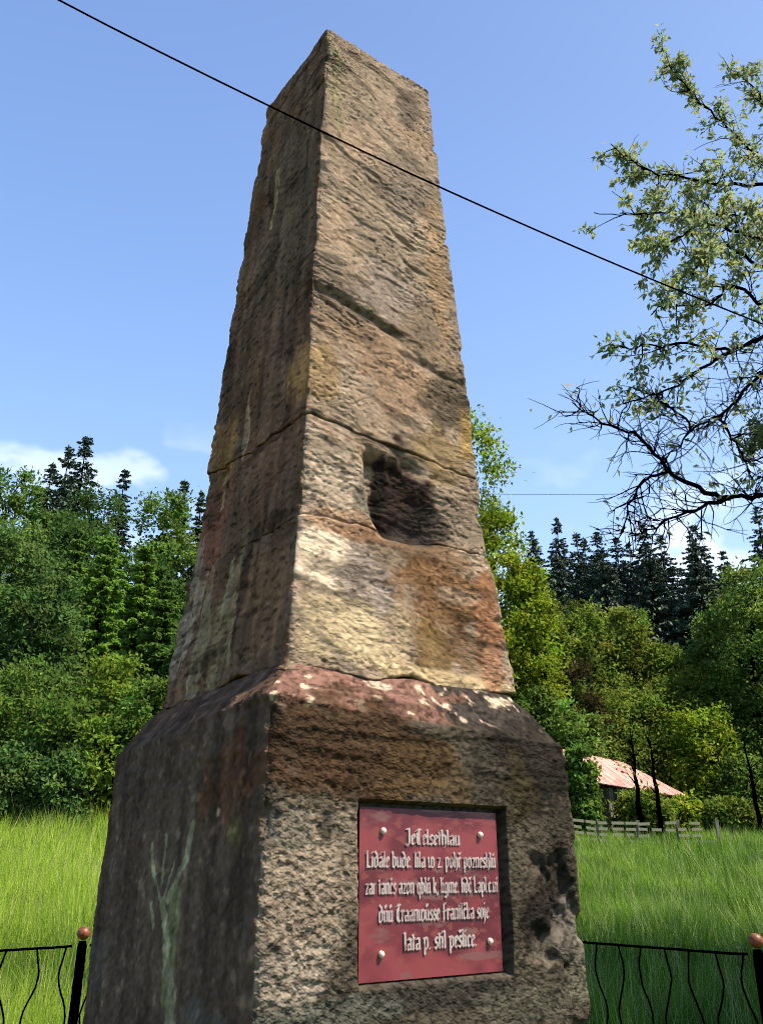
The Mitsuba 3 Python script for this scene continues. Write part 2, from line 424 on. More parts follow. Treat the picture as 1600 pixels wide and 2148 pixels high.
def joint(k):
    z0, ka, kb, s = [(2.168, 0, 0, 0), (2.70, 0.05, 0.03, 1), (3.075, -0.06, 0.04, 2), (5.16, 0, 0, 4)][k]
    return lambda a, b: z0 + ka * a + kb * b + (0.05 * (meshkit.noise(np.stack([a * 6, b * 6, a * 0 + s], -1), 77) - 0.5) + 0.016 * (meshkit.fbm(np.stack([a * 22, b * 22, a * 0 + s], -1), 3, 79) - 0.5) if s < 4 else 0.012 * (meshkit.noise(np.stack([a * 5, b * 5, a * 0], -1), 78) - 0.5))


MON = thing('stone_obelisk', 'tall weathered brown stone obelisk with red inscribed plaque on its base', 'monument')
for k, (swell, seed) in enumerate(((0.004, 1), (-0.006, 2), (0.0, 3))):
    lo, hi = joint(k), joint(k + 1)
    gap = 0.004

    def z_of(t, a, b, lo=lo, hi=hi):
        zl, zh = lo(a, b) + 0.0006, hi(a, b) - 0.0006
        return zl + (zh - zl) * t
    hgt = [0.53, 0.375, 2.085][k]
    nrow = int(hgt / 0.0052)
    t = np.linspace(0, 1, nrow)
    ed = 0.006
    dist = np.minimum(t, 1 - t) * hgt
    ins = np.where(dist < ed, ed - np.sqrt(np.maximum(ed ** 2 - (ed - dist) ** 2, 0)), 0)
    rows = [(0, -1.0), (0, -0.5), (0, -0.06)] + list(zip(t, ins)) + [(1, -0.08), (1, -0.3), (1, -0.6), (1, -1.0)]
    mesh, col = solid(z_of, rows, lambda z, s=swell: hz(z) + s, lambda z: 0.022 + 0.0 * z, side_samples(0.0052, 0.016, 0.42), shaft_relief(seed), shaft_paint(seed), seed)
    put('stone_block', mesh, 'stone', MON, smooth=True, color=col)

# -- base block with sloping shoulders
U0, U1, PZ0, PZ1 = -0.288, 0.268, 1.318, 1.782
BASE_PATCHES = [  # rust, pale lichen and patches that are simply darker
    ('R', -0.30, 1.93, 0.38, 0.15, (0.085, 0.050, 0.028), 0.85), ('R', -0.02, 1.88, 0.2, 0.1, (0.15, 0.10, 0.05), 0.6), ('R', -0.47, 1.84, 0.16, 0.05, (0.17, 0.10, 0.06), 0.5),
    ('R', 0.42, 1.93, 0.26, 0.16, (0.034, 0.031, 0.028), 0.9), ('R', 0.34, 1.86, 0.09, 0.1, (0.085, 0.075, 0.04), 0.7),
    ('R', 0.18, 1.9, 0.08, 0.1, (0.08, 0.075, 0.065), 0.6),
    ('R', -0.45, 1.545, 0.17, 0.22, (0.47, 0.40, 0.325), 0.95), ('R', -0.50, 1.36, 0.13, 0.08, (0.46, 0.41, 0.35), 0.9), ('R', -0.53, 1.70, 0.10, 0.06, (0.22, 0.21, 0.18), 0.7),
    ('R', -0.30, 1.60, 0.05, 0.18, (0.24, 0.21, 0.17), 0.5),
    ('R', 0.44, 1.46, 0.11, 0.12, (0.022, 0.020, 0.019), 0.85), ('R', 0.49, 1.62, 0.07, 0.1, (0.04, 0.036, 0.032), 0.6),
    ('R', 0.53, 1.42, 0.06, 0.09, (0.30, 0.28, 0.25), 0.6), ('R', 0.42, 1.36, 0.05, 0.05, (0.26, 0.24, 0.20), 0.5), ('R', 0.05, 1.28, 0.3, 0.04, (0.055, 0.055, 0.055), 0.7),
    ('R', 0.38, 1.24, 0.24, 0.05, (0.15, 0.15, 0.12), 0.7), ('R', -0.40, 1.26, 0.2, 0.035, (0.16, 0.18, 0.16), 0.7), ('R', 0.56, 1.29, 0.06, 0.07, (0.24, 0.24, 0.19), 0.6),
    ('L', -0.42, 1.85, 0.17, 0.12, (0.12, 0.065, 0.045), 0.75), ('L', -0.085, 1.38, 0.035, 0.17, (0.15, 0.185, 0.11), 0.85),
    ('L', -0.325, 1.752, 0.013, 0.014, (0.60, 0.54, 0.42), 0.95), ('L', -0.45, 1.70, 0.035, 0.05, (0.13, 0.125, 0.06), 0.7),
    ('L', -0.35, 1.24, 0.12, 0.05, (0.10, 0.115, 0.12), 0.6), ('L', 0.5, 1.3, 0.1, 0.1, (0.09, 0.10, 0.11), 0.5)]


LICHEN = [((-0.01, 1.51), (-0.06, 1.40), 0.026), ((-0.06, 1.40), (-0.10, 1.30), 0.032), ((-0.10, 1.30), (-0.14, 1.15), 0.036), ((0.003, 1.512), (0.095, 1.593), 0.011), ((0.095, 1.593), (0.124, 1.675), 0.013),
          ((0.02, 1.553), (0.02, 1.70), 0.009), ((-0.045, 1.515), (-0.144, 1.634), 0.018), ((-0.144, 1.634), (-0.162, 1.722), 0.017), ((0.0, 1.5), (-0.06, 1.62), 0.007), ((0.05, 1.44), (0.08, 1.5), 0.012)]


def base_relief(F, a, b, z):
    right = F == 0
    u = np.where((F == 0) | (F == 2), a, b)
    d = (N3(a, b, z, 3.5, 3.5, 3, 81) - 0.5) * 0.022
    rough = np.where(right, 0.45 + 0.55 * (1 - sst(0.15, 0.35, np.hypot((a + 0.46) / 1.0, (z - 1.55) / 1.4))), 0.6)
    d += (N3(a, b, z, 55, 55, 2, 82) - 0.5) * 0.009 * rough
    d -= 0.0045 * sst(0.55, 0.72, N3(a, b, z, 85, 85, 2, 83)) * rough
    lay = meshkit.fbm(np.stack([a * 5 + b * 5, z * 36, z * 0], -1), 3, 84)
    d += (lay - 0.5) * 0.014 * sst(1.72, 1.85, z)
    d -= np.where(right, sst(0.30, 0.42, a) * 0.026 * sst(0.53, 0.66, N3(a, b, z, 8, 8, 3, 85)) * (1 - sst(1.6, 1.75, z)), 0)
    edge = sst(0.86, 1.0, np.abs(u) / 0.6)
    d -= edge * 0.022 * sst(0.52, 0.74, N3(a, b, z, 6, 7, 3, 86))
    shoulder = sst(2.0, 2.05, z)
    d += shoulder * (N3(a, b, z, 12, 12, 3, 87) - 0.5) * 0.03
    # sunk panel that holds the plaque
    m = sst(U0 - 0.004, U0 + 0.004, a) * (1 - sst(U1 - 0.004, U1 + 0.004, a)) * sst(PZ0 - 0.012, PZ0 + 0.006, z) * (1 - sst(PZ1 - 0.004, PZ1 + 0.004, z))
    return np.where(right, d * (1 - m) + m * (-0.036 + 0.15 * d), d)


def base_paint(F, a, b, z, out):
    n1 = N3(a, b, z, 6, 6, 4, 91)
    warp = (N3(a, b, z, 10, 10, 5, 93) - 0.5) * 1.1
    c = np.empty(a.shape + (3,))
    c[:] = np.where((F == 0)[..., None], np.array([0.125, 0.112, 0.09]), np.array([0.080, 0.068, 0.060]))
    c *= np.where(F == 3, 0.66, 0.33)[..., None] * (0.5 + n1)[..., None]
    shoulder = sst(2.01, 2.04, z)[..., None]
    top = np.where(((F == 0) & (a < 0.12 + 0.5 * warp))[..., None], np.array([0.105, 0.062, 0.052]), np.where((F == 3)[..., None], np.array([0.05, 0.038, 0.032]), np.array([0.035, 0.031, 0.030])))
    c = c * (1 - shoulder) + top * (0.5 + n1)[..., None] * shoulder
    fleck = sst(0.62, 0.70, N3(a, b, z, 22, 22, 3, 94))[..., None] * shoulder * (F == 0)[..., None]
    c = c * (1 - fleck) + np.array([0.34, 0.29, 0.23]) * fleck
    thin = meshkit.fbm(np.stack([b * 18, z * 4, z * 0], -1), 3, 97)
    warp = np.where(F == 3, warp * 0.9 + (thin - 0.5) * 0.9, warp)
    for sp in BASE_PATCHES:
        m = patch_mask(F, a, b, z, warp, sp)[..., None]
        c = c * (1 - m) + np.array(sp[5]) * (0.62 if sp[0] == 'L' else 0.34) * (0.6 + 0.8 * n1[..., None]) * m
    for (b0, z0), (b1, z1), w in LICHEN:
        t = np.clip(((b - b0) * (b1 - b0) + (z - z0) * (z1 - z0)) / ((b1 - b0) ** 2 + (z1 - z0) ** 2), 0, 1)
        dd = np.hypot(b - b0 - t * (b1 - b0), z - z0 - t * (z1 - z0)) / w + (N3(a, b, z, 40, 22, 3, 99) - 0.5) * 1.6
        m = (np.where(F == 3, 1 - sst(0.6, 1.1, dd), 0) * 0.85)[..., None]
        c = c * (1 - m) + np.array([0.135, 0.155, 0.115]) * (0.6 + 0.8 * n1[..., None]) * m
    sp1, sp2 = N3(a, b, z, 70, 70, 2, 95), N3(a, b, z, 85, 85, 2, 96)
    c *= np.where(F == 0, (1 - 0.6 * sst(0.52, 0.66, sp1)) * (1 + 0.3 * sst(0.55, 0.7, sp2)), 1)[..., None]
    streak = meshkit.fbm(np.stack([b * 22, z * 2.0, z * 0 + 9], -1), 4, 98)
    c *= (0.65 + 0.7 * N3(a, b, z, 90, 90, 2, 73))[..., None]
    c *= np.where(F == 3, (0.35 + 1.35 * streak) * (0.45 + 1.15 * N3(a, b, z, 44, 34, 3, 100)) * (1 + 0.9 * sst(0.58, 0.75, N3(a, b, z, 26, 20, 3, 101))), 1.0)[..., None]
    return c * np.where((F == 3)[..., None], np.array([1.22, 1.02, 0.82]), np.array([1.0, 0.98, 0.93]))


zr = np.unique(np.concatenate([np.arange(-0.1, 1.1, 0.02), np.arange(1.1, 2.172, 0.0055), [PZ0 - 0.012, PZ0 + 0.006, PZ1 - 0.004, PZ1 + 0.004], [2.172]]))
rows = [(zr[0], -1.0), (zr[0], -0.3)] + [(z, 0.0) for z in zr] + [(2.172, -0.1), (2.172, -0.5), (2.172, -1.0)]
eu = [v / 0.60 for w in (U0, U1) for v in (w - 0.004, w, w + 0.004)]
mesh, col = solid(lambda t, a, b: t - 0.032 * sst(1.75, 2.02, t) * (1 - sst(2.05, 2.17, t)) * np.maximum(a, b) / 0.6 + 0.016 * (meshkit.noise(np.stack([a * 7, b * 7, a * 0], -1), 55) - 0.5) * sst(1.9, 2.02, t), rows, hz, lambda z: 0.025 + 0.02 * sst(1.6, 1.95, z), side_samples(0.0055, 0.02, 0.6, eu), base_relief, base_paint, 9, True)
put('base', mesh, 'stone', MON, smooth=True, color=col, label='dark square base with pale lichen and sloping shoulders')

# -- the plaque: thin painted plate with four screws and raised blackletter
FRONT = -0.60 + 0.022          # b of the plate's face (the panel floor lies at -0.56)


def on_plate(m2, z0, u0, lift):
    """Takes (x, y, depth) to the plate: x along the face, y up, depth outwards."""
    v, f = m2
    v = np.asarray(v)
    return world(u0 + v[:, 0], FRONT - lift - v[:, 2], z0 + v[:, 1]), f


pu0, pu1, pz0, pz1 = -0.276, 0.246, 1.322, 1.766
px, pz = np.meshgrid(np.linspace(pu0, pu1, 40), np.linspace(pz0, pz1, 36), indexing='ij')
dent = 0.002 * (meshkit.fbm(np.stack([px * 9, pz * 9, px * 0], -1), 2, 3) - 0.5)
fr = world(px, FRONT - dent, pz).reshape(-1, 3)
bk = world(px, FRONT + 0.005 - dent, pz).reshape(-1, 3)
i, j = np.meshgrid(np.arange(39), np.arange(35), indexing='ij')
q = (i * 36 + j).reshape(-1)
qf = np.stack([q, q + 36, q + 37, q + 1], 1)
rim = np.concatenate([np.arange(40) * 36, 39 * 36 + np.arange(1, 36), (np.arange(38, -1, -1)) * 36 + 35, np.arange(34, 0, -1)])
rn = np.roll(rim, -1)
qs = np.stack([rim, rim + 1440, rn + 1440, rn], 1)
PLQ = put('plaque', (np.vstack([fr, bk]), np.vstack([qf, qf[:, ::-1] + 1440, qs])), 'red_enamel', MON, smooth=40, label='faded red inscribed plaque with pale raised lettering')
for u, z in ((-0.196, 1.703), (0.174, 1.700), (-0.203, 1.388), (0.196, 1.404)):
    dome = trimesh.creation.icosphere(subdivisions=2, radius=0.008)
    v = np.array(dome.vertices) * [1, 1, 0.55]
    ring = trimesh.creation.cylinder(radius=0.0092, height=0.004, sections=20)
    m2 = cat([(v + [0, 0, 0.007], dome.faces), (np.array(ring.vertices) + [0, 0, 0.003], ring.faces)])
    put('screw', on_plate(m2, z, u, 0.001), 'screw_metal', PLQ, smooth=40)


def st(x, top=1.0, bot=0.0):
    return [(x - 0.07, top - 0.05), (x, top - 0.15), (x, bot + 0.15), (x + 0.07, bot + 0.05)]


BOWL = [[(0.0, 0.86), (0.0, 0.14), (0.22, 0.02)], [(0.08, 0.9), (0.22, 0.98), (0.42, 0.84), (0.42, 0.16), (0.22, 0.02)]]
ACUTE, CARON, RING_ = [[(0.16, 1.25), (0.34, 1.42)]], [[(0.06, 1.42), (0.2, 1.26), (0.36, 1.44)]], [[(0.12, 1.32), (0.22, 1.44), (0.32, 1.32), (0.22, 1.22), (0.12, 1.32)]]
GLYPH = {
    'a': ([st(0.42), [(0.06, 0.88), (0.2, 0.97), (0.4, 0.86)], [(0.38, 0.55), (0.04, 0.45), (0.02, 0.15), (0.18, 0.04), (0.4, 0.18)]], 0.72),
    'b': ([st(0, 1.5), *BOWL], 0.74), 'c': ([[(0.36, 0.84), (0.2, 0.98), (0.0, 0.84), (0.0, 0.15), (0.18, 0.03), (0.36, 0.14)]], 0.58),
    'd': ([*BOWL, [(0.42, 0.85), (0.34, 1.2), (0.06, 1.45)]], 0.74), 'e': ([[(0.02, 0.5), (0.36, 0.66), (0.34, 0.86), (0.2, 0.98), (0.0, 0.84), (0.0, 0.15), (0.18, 0.03), (0.36, 0.14)]], 0.58),
    'f': ([[(0.36, 1.36), (0.16, 1.5), (0.05, 1.34), (0.05, 0.0)], [(-0.08, 0.93), (0.3, 0.93)]], 0.46), 'g': ([*BOWL, [(0.42, 0.9), (0.42, -0.2), (0.2, -0.4), (0.0, -0.28)]], 0.74),
    'h': ([st(0, 1.5), [(0.02, 0.84), (0.24, 0.98), (0.42, 0.84), (0.42, 0.05), (0.3, -0.2)]], 0.74), 'i': ([st(0), [(-0.03, 1.3), (0.06, 1.4)]], 0.36),
    'j': ([[(0, 0.97), (0.02, -0.2), (-0.16, -0.38)], [(-0.03, 1.3), (0.06, 1.4)]], 0.36), 'k': ([st(0, 1.5), [(0.04, 0.6), (0.3, 0.96), (0.36, 0.76), (0.1, 0.55), (0.4, 0.05)]], 0.66),
    'l': ([st(0, 1.5)], 0.34), 'm': ([st(0), st(0.42), st(0.84), [(0.04, 0.86), (0.38, 0.98)], [(0.46, 0.86), (0.8, 0.98)]], 1.16), 'n': ([st(0), st(0.42), [(0.04, 0.86), (0.38, 0.98)]], 0.74),
    'o': (BOWL, 0.72), 'p': ([st(0, 1.0, -0.45), *BOWL], 0.74), 'q': ([*BOWL, [(0.42, 0.9), (0.42, -0.45)]], 0.74), 'r': ([st(0), [(0.06, 0.86), (0.22, 0.98), (0.32, 0.86)]], 0.52),
    's': ([[(0.34, 0.84), (0.18, 0.98), (0.0, 0.8), (0.06, 0.58), (0.32, 0.44), (0.36, 0.18), (0.18, 0.02), (0.0, 0.14)]], 0.56), 't': ([st(0.05, 1.3), [(-0.08, 0.93), (0.28, 0.93)]], 0.44),
    'u': ([st(0), st(0.42), [(0.06, 0.06), (0.38, 0.16)]], 0.74), 'v': ([[(-0.06, 0.98), (0.02, 0.84), (0.04, 0.2), (0.22, 0.02), (0.42, 0.16), (0.42, 0.82), (0.2, 0.98)]], 0.70),
    'w': ([st(0), [(0.06, 0.06), (0.4, 0.16), (0.42, 0.94)], [(0.46, 0.08), (0.66, 0.02), (0.84, 0.16), (0.84, 0.82), (0.62, 0.98)]], 1.1), 'z': ([[(0.0, 0.92), (0.36, 0.92), (0.02, 0.08), (0.38, 0.08)]], 0.6),
    'L': ([st(0.06, 1.5), [(0.0, 0.06), (0.24, 0.12), (0.5, 0.04)], [(-0.1, 1.3), (0.1, 1.5)]], 0.78), 'J': ([[(0.1, 1.45), (0.42, 1.5), (0.42, 0.2), (0.24, -0.1), (0.0, 0.05)]], 0.76),
    'T': ([[(0.0, 1.3), (0.24, 1.48), (0.6, 1.42)], [(0.3, 1.44), (0.3, 0.16), (0.5, 0.02)], [(0.08, 1.1), (0.06, 0.3), (0.3, 0.06)]], 0.84),
    'D': ([st(0.06, 1.45), [(0.0, 1.4), (0.4, 1.44), (0.6, 1.1), (0.6, 0.3), (0.36, 0.04), (0.02, 0.08)]], 0.92), 'F': ([[(0.5, 1.44), (0.14, 1.44), (0.12, 0.05), (0.0, -0.1)], [(0.0, 0.78), (0.44, 0.8)]], 0.76),
    '.': ([[(0.0, 0.06), (0.04, 0.1)]], 0.32), ',': ([[(0.04, 0.08), (0.0, -0.16)]], 0.32), ' ': ([], 0.42)}
for ch, base_, acc in (('á', 'a', ACUTE), ('č', 'c', CARON), ('ů', 'u', RING_), ('ě', 'e', CARON), ('ž', 'z', CARON), ('š', 's', CARON), ('í', 'i', ACUTE), ('é', 'e', ACUTE), ('ř', 'r', CARON)):
    GLYPH[ch] = (GLYPH[base_][0] + acc, GLYPH[base_][1])
NIB = np.array([[-0.11, -0.075], [0.11, 0.075], [-0.095, -0.095], [0.125, 0.055]])
for text, z0, ua, ub, hgt in (('JeTelsethlau', 1.668, -0.118, 0.092, 0.029), ('Lidále bude. lila w z. pohř pozneshlů', 1.606, -0.257, 0.234, 0.029),
                              ('zar tančs azon qblů k, ligme. lidč Lapl.c.ui', 1.537, -0.258, 0.238, 0.029), ('důů Traanwůsse Frantlčka soje', 1.466, -0.212, 0.198, 0.030), ('lata p. stil pešlice.', 1.393, -0.126, 0.144, 0.031)):
    strokes, x = [], 0.0
    for ch in text:
        g, adv = GLYPH[ch]
        for line in g:
            for (x0, y0), (x1, y1) in zip(line[:-1], line[1:]):
                pts = np.vstack([NIB + [x + x0, y0], NIB + [x + x1, y1]])
                strokes.append(MultiPoint(pts).convex_hull)
        x += adv
    shape = unary_union(strokes)
    bx = shape.bounds
    sx = (ub - ua) / (bx[2] - bx[0])
    shape = affinity.affine_transform(shape, [sx, 0, 0, hgt, -bx[0] * sx, 0]).simplify(0.0002)
    parts = [trimesh.creation.extrude_polygon(g, 0.0035, engine='earcut') for g in getattr(shape, 'geoms', [shape]) if g.area > 1e-7]
    m2 = cat([(p.vertices, p.faces) for p in parts])
    put('lettering', on_plate(m2, z0, ua, 0.0005), 'pale_paint', PLQ)

# ------------------------------------------------------------------ iron fence round the monument
FEN = thing('iron_fence', 'low black wrought iron fence with ball-topped posts around the stone obelisk', 'fence')
HF = 2.45


def post(a, b):
    p = world(np.array(a), np.array(b), np.array(0.0))
    g = float(ground_z(p[0], p[1]))
    lean = np.array([0.006, 0, 0])
    k = put('post', tube([p + [0, 0, g - 0.1], p + [0, 0, g + 0.05], p + [0, 0, 1.22] + lean, p + [0, 0, 1.245] + lean], [0.026, 0.026, 0.025, 0.019], 14), 'black_iron', FEN, smooth=40)
    s = trimesh.creation.icosphere(subdivisions=3, radius=0.035)
    put('ball', (np.array(s.vertices) * [1, 1, 0.95] + p + [0, 0, 1.283] + lean, s.faces), 'rusty_red_paint', k, smooth=True)


def infill(a0, b0, a1, b1, z_top, seed):
    rng = np.random.default_rng(seed)
    p0, p1 = world(np.array(a0), np.array(b0), np.array(0.0)), world(np.array(a1), np.array(b1), np.array(0.0))
    u = (p1 - p0) / np.linalg.norm(p1 - p0)
    L = np.linalg.norm(p1 - p0)
    q0, q1, w = p0 + u * 0.05, p1 - u * 0.05, np.array([0, 0, 1.0])
    sag = bend([q0 + w * z_top, (q0 + q1) / 2 + w * (z_top - 0.008), q1 + w * z_top], 24, rng, 0.0012)
    put('rail', tube(sag, 0.0065, 8), 'black_iron', FEN, smooth=40)
    put('rail', tube([q0 + w * 0.32, q1 + w * 0.32], 0.008, 8), 'black_iron', FEN, smooth=40)
    n = max(2, int(round(L / 0.15)))
    for i in range(n):
        s = (i + 0.5) / n * L
        sgn = 1 if i % 2 else -1
        zz = np.linspace(0.32, z_top - 0.004, 26)
        t = (zz - 0.32) / (z_top - 0.32)
        off = sgn * 0.038 * np.sin(t * math.pi * 4.0) * np.sin(t * math.pi) ** 0.5
        pts = p0 + u * (s + off)[:, None] + w * zz[:, None]
        pts += rng.normal(0, 0.0012, pts.shape)
        put('wavy_rod', tube(pts, 0.0048, 6), 'black_iron', FEN, smooth=40)


post(0, HF)
post(HF, 0)
post(-HF, HF)
post(HF, HF)
post(HF, -HF)
infill(-HF, HF, 0, HF, 1.222, 1)
infill(0, HF, 1.0, HF, 1.222, 2)
infill(HF, HF, HF, 0, 1.222, 3)
infill(HF, 0, HF, -HF, 1.222, 4)

# ------------------------------------------------------------------ meadow grass


def grass_mesh():
    rng = np.random.default_rng(5)
    P = []
    for y0, y1, dens in ((5.2, 9, 900), (9, 14, 650), (14, 22, 300), (22, 34, 120)):
        xa, xb = -0.66 * y1 - 0.5, 0.66 * y1 + 0.5
        n = int((xb - xa) * (y1 - y0) * dens * 2.0)
        x, y = rng.uniform(xa, xb, n), rng.uniform(y0, y1, n)
        r = x / y
        keep = (np.abs(r) < 0.66) & ~((x < 0) & (y > 24.5)) & ((np.abs(r + 0.04) > 0.17) | (rng.random(n) < 0.5))
        P.append(np.stack([x[keep], y[keep]], 1))
    P = np.vstack(P)
    n = len(P)
    clump = meshkit.fbm(np.stack([P[:, 0] * 2.2, P[:, 1] * 1.6, P[:, 0] * 0], -1), 3, 17)
    tone = meshkit.fbm(np.stack([P[:, 0] * 0.45, P[:, 1] * 0.45, P[:, 0] * 0 + 4], -1), 3, 19)
    dry = rng.random(n) < 0.06
    h = np.where(dry, 1.35, 1.0) * (0.12 + 0.75 * clump ** 1.3) * rng.uniform(0.55, 1.15, n)
    far = P[:, 1] / 10
    w = rng.uniform(0.006, 0.012, n) * np.clip(far, 0.7, 2.6)
    az, lean = rng.uniform(0, 2 * np.pi, n), rng.uniform(0.05, 0.75, n)
    dirv = np.stack([np.cos(az), np.sin(az), az * 0], 1)
    side = np.stack([-np.sin(az + 0.6), np.cos(az + 0.6), az * 0], 1) * w[:, None] / 2
    b = np.stack([P[:, 0], P[:, 1], ground_z(P[:, 0], P[:, 1]) - 0.01], 1)
    up = np.array([0, 0, 1.0])
    t = b + up * (h * (1 - 0.25 * lean))[:, None] + dirv * (lean * h)[:, None]
    v = np.stack([b - side, b + side, t], 1).reshape(-1, 3)
    f = np.arange(n)[:, None] * 3 + [0, 1, 2]
    g1, g2, g3 = np.array([0.085, 0.175, 0.020]), np.array([0.27, 0.41, 0.050]), np.array([0.38, 0.40, 0.17])
    s = sst(0.35, 0.68, tone + 0.6 * (clump - 0.5) - 0.20 * sst(0.0, 0.3, P[:, 0] / P[:, 1]) - 0.15 * sst(16, 8, P[:, 1]) * sst(0, 0.2, P[:, 0] / P[:, 1]) + 0.05 + rng.normal(0, 0.08, n))[:, None]  # near right blades turned darker green, shade put into their colour
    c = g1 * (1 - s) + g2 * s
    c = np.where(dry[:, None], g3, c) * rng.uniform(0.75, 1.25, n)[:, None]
    c = c * (1 - sst(0.0, 0.25, P[:, 0] / P[:, 1])[:, None] * np.array([0.26, 0.16, 0.05]))  # right side darkened again in the blade colour, standing in for shade
    return (v, f), np.repeat(c, 3, 0)


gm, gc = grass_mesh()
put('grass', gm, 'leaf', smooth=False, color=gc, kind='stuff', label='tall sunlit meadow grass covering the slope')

# ------------------------------------------------------------------ trees


def broadleaf(name, label, category, x, y, H, R, colour, seed, low=0.0, leaf=0.2, clumps=120, per=70, group=None, hue=0.0, loose=0.15, narrow=0.6):
    rng = np.random.default_rng(seed)
    t = thing(name, label, category, group)
    g = float(ground_z(x, y))
    base = np.array([x, y, g])
    z0 = low * H
    s = rng.beta(1.15, 1.1, clumps)
    rad = R * np.sin(np.pi * (0.14 + 0.80 * s)) ** narrow * rng.uniform(0.72, 1.12, clumps)
    ang = rng.uniform(0, 2 * np.pi, clumps)
    fr = rng.uniform(0.25, 1, clumps) ** 0.5
    cc = base + np.stack([np.cos(ang) * rad * fr, np.sin(ang) * rad * fr, z0 + (H - z0) * (0.03 + 0.93 * s)], 1)
    cs = R * rng.uniform(0.6, 1.3, clumps) * loose
    which = np.repeat(np.arange(clumps), per)
    n = len(which)
    off = rng.normal(0, 1, (n, 3)) * [1, 1, 0.75]
    c = cc[which] + off * cs[which, None]
    c[:, 2] = np.maximum(c[:, 2], g + 0.02)
    outv = unit(c - (base + [0, 0, z0 + (H - z0) * 0.45]))
    d = unit(rng.normal(0, 1, (n, 3)) + outv * 0.6 + [0, 0, -0.25])
    nn = unit(rng.normal(0, 0.65, (n, 3)) + outv * 0.5 + [0, 0, 0.9])
    L = leaf * rng.uniform(0.6, 1.3, n)
    tone = np.clip(rng.normal(1, 0.22, clumps), 0.5, 1.6)[which] * rng.lognormal(0, 0.22, n)
    col = np.array(colour)[None] * tone[:, None]
    col[:, 0] *= 1 + hue * rng.normal(0, 1, n) * 0.25 + 0.10 * rng.normal(0, 1, clumps)[which]
    v, f, vc = leaf_cards(c, d, nn, L, L * rng.uniform(0.45, 0.7, n), np.clip(col, 0.006, 0.6))
    put('crown', (v, f), 'leaf', t, color=vc)
    r0 = 0.022 * H + 0.02
    top = base + [rng.normal(0, 0.04) * H, rng.normal(0, 0.04) * H, H * 0.82]
    tp = bend([base - [0, 0, 0.2], base + (top - base) * 0.4 + rng.normal(0, 0.02 * H, 3) * [1, 1, 0], top], 9, rng, 0.006 * H)
    wood = [tube(tp, np.linspace(r0, r0 * 0.15, 9), 7)]
    for k in rng.choice(clumps, min(clumps, 16), replace=False):
        zt = np.clip((cc[k, 2] - g) / (H * 0.82) - 0.12, 0.06, 0.95)
        p = np.array([np.interp(zt, np.linspace(-0.02, 1, 9), tp[:, q]) for q in range(3)])
        wood.append(tube(bend([p, (p + cc[k]) / 2 + [0, 0, 0.03 * H], cc[k]], 6, rng, 0.006 * H), np.linspace(r0 * 0.42 * (1.1 - zt), r0 * 0.08, 6), 5))
    put('trunk', cat(wood), 'bark', t, smooth=50)


def conifer(name, label, category, x, y, H, R, colour, seed, group=None, whorls=46, low=0.03, droop=0.6, leaf=1.0, power=0.8, per=48, wide=0.52):
    rng = np.random.default_rng(seed)
    t = thing(name, label, category, group)
    g = float(ground_z(x, y))
    base = np.array([x, y, g])
    C, D, NN, LL, COL = [], [], [], [], []
    wood = [tube([base - [0, 0, 0.3], base + [0, 0, H * 0.5], base + [0, 0, H * 0.99]], [0.018 * H + 0.02, 0.010 * H, 0.006], 7)]
    for k in range(whorls):
        s = low + (1 - low) * ((k + rng.uniform(-0.3, 0.3)) / whorls)
        s = np.clip(s, low, 0.985)
        r = R * (1 - s) ** power * rng.uniform(0.78, 1.15) + 0.03 * R
        m = rng.integers(5, 9)
        a0 = rng.uniform(0, 6.28)
        for q in range(m):
            a = a0 + q * 6.283 / m + rng.normal(0, 0.18)
            rr = r * rng.uniform(0.65, 1.18)
            out = np.array([math.cos(a), math.sin(a), 0])
            p0 = base + [0, 0, s * H]
            dr_ = droop * (1 - s * 0.9)
            n = max(5, int(per * (0.45 + 0.75 * rr / R)))
            tt = rng.uniform(0.03, 1.0, n) ** 0.7
            c = p0 + out * (tt * rr)[:, None] + np.array([0, 0, 1.0]) * (-dr_ * rr * (tt - 0.35 * tt ** 3) + 0.02 * H * (s > 0.9))[:, None]
            sg = rng.choice([-1, 1], n)
            sidev = np.array([-math.sin(a), math.cos(a), 0])
            d = out * 0.75 + sidev * (sg * rng.uniform(0.1, 1.0, n))[:, None] + np.array([0, 0, 1.0]) * rng.uniform(-1.1, 0.1, n)[:, None]
            C.append(c); D.append(d)
            NN.append(np.array([0, 0, 0.5]) + rng.normal(0, 0.7, (n, 3)))
            LL.append((0.16 + 0.26 * rr) * (1.05 - 0.35 * tt) * rng.uniform(0.7, 1.25, n))
            COL.append(np.array(colour)[None] * (rng.uniform(0.7, 1.3, n) * (0.85 + 0.35 * tt))[:, None])
            if q % 2 == 0:
                e = p0 + out * rr * 0.8 + [0, 0, -dr_ * rr * 0.62]
                wood.append(tube([p0, (p0 + e) / 2 + [0, 0, 0.02 * rr], e], [0.012 * rr + 0.008, 0.008 * rr + 0.005, 0.003], 4))
    tip = base + [0, 0, H * 0.97] + rng.normal(0, 0.01, (14, 3)) * [1, 1, 3] * H * 0.4
    C.append(tip); D.append(rng.normal(0, 0.35, (14, 3)) + [0, 0, 1]); NN.append(rng.normal(0, 1, (14, 3))); LL.append(np.full(14, 0.03 * H)); COL.append(np.tile(np.array(colour), (14, 1)))
    c, d, nn, L, col = (np.concatenate(q) for q in (C, D, NN, LL, COL))
    L = L * leaf * 0.62
    v, f, vc = leaf_cards(c, d, nn, L, L * wide, np.clip(col, 0.004, 0.5))
    put('crown', (v, f), 'leaf' if 'larch' in name else 'needle', t, color=vc)
    put('trunk', cat(wood), 'bark', t, smooth=50)


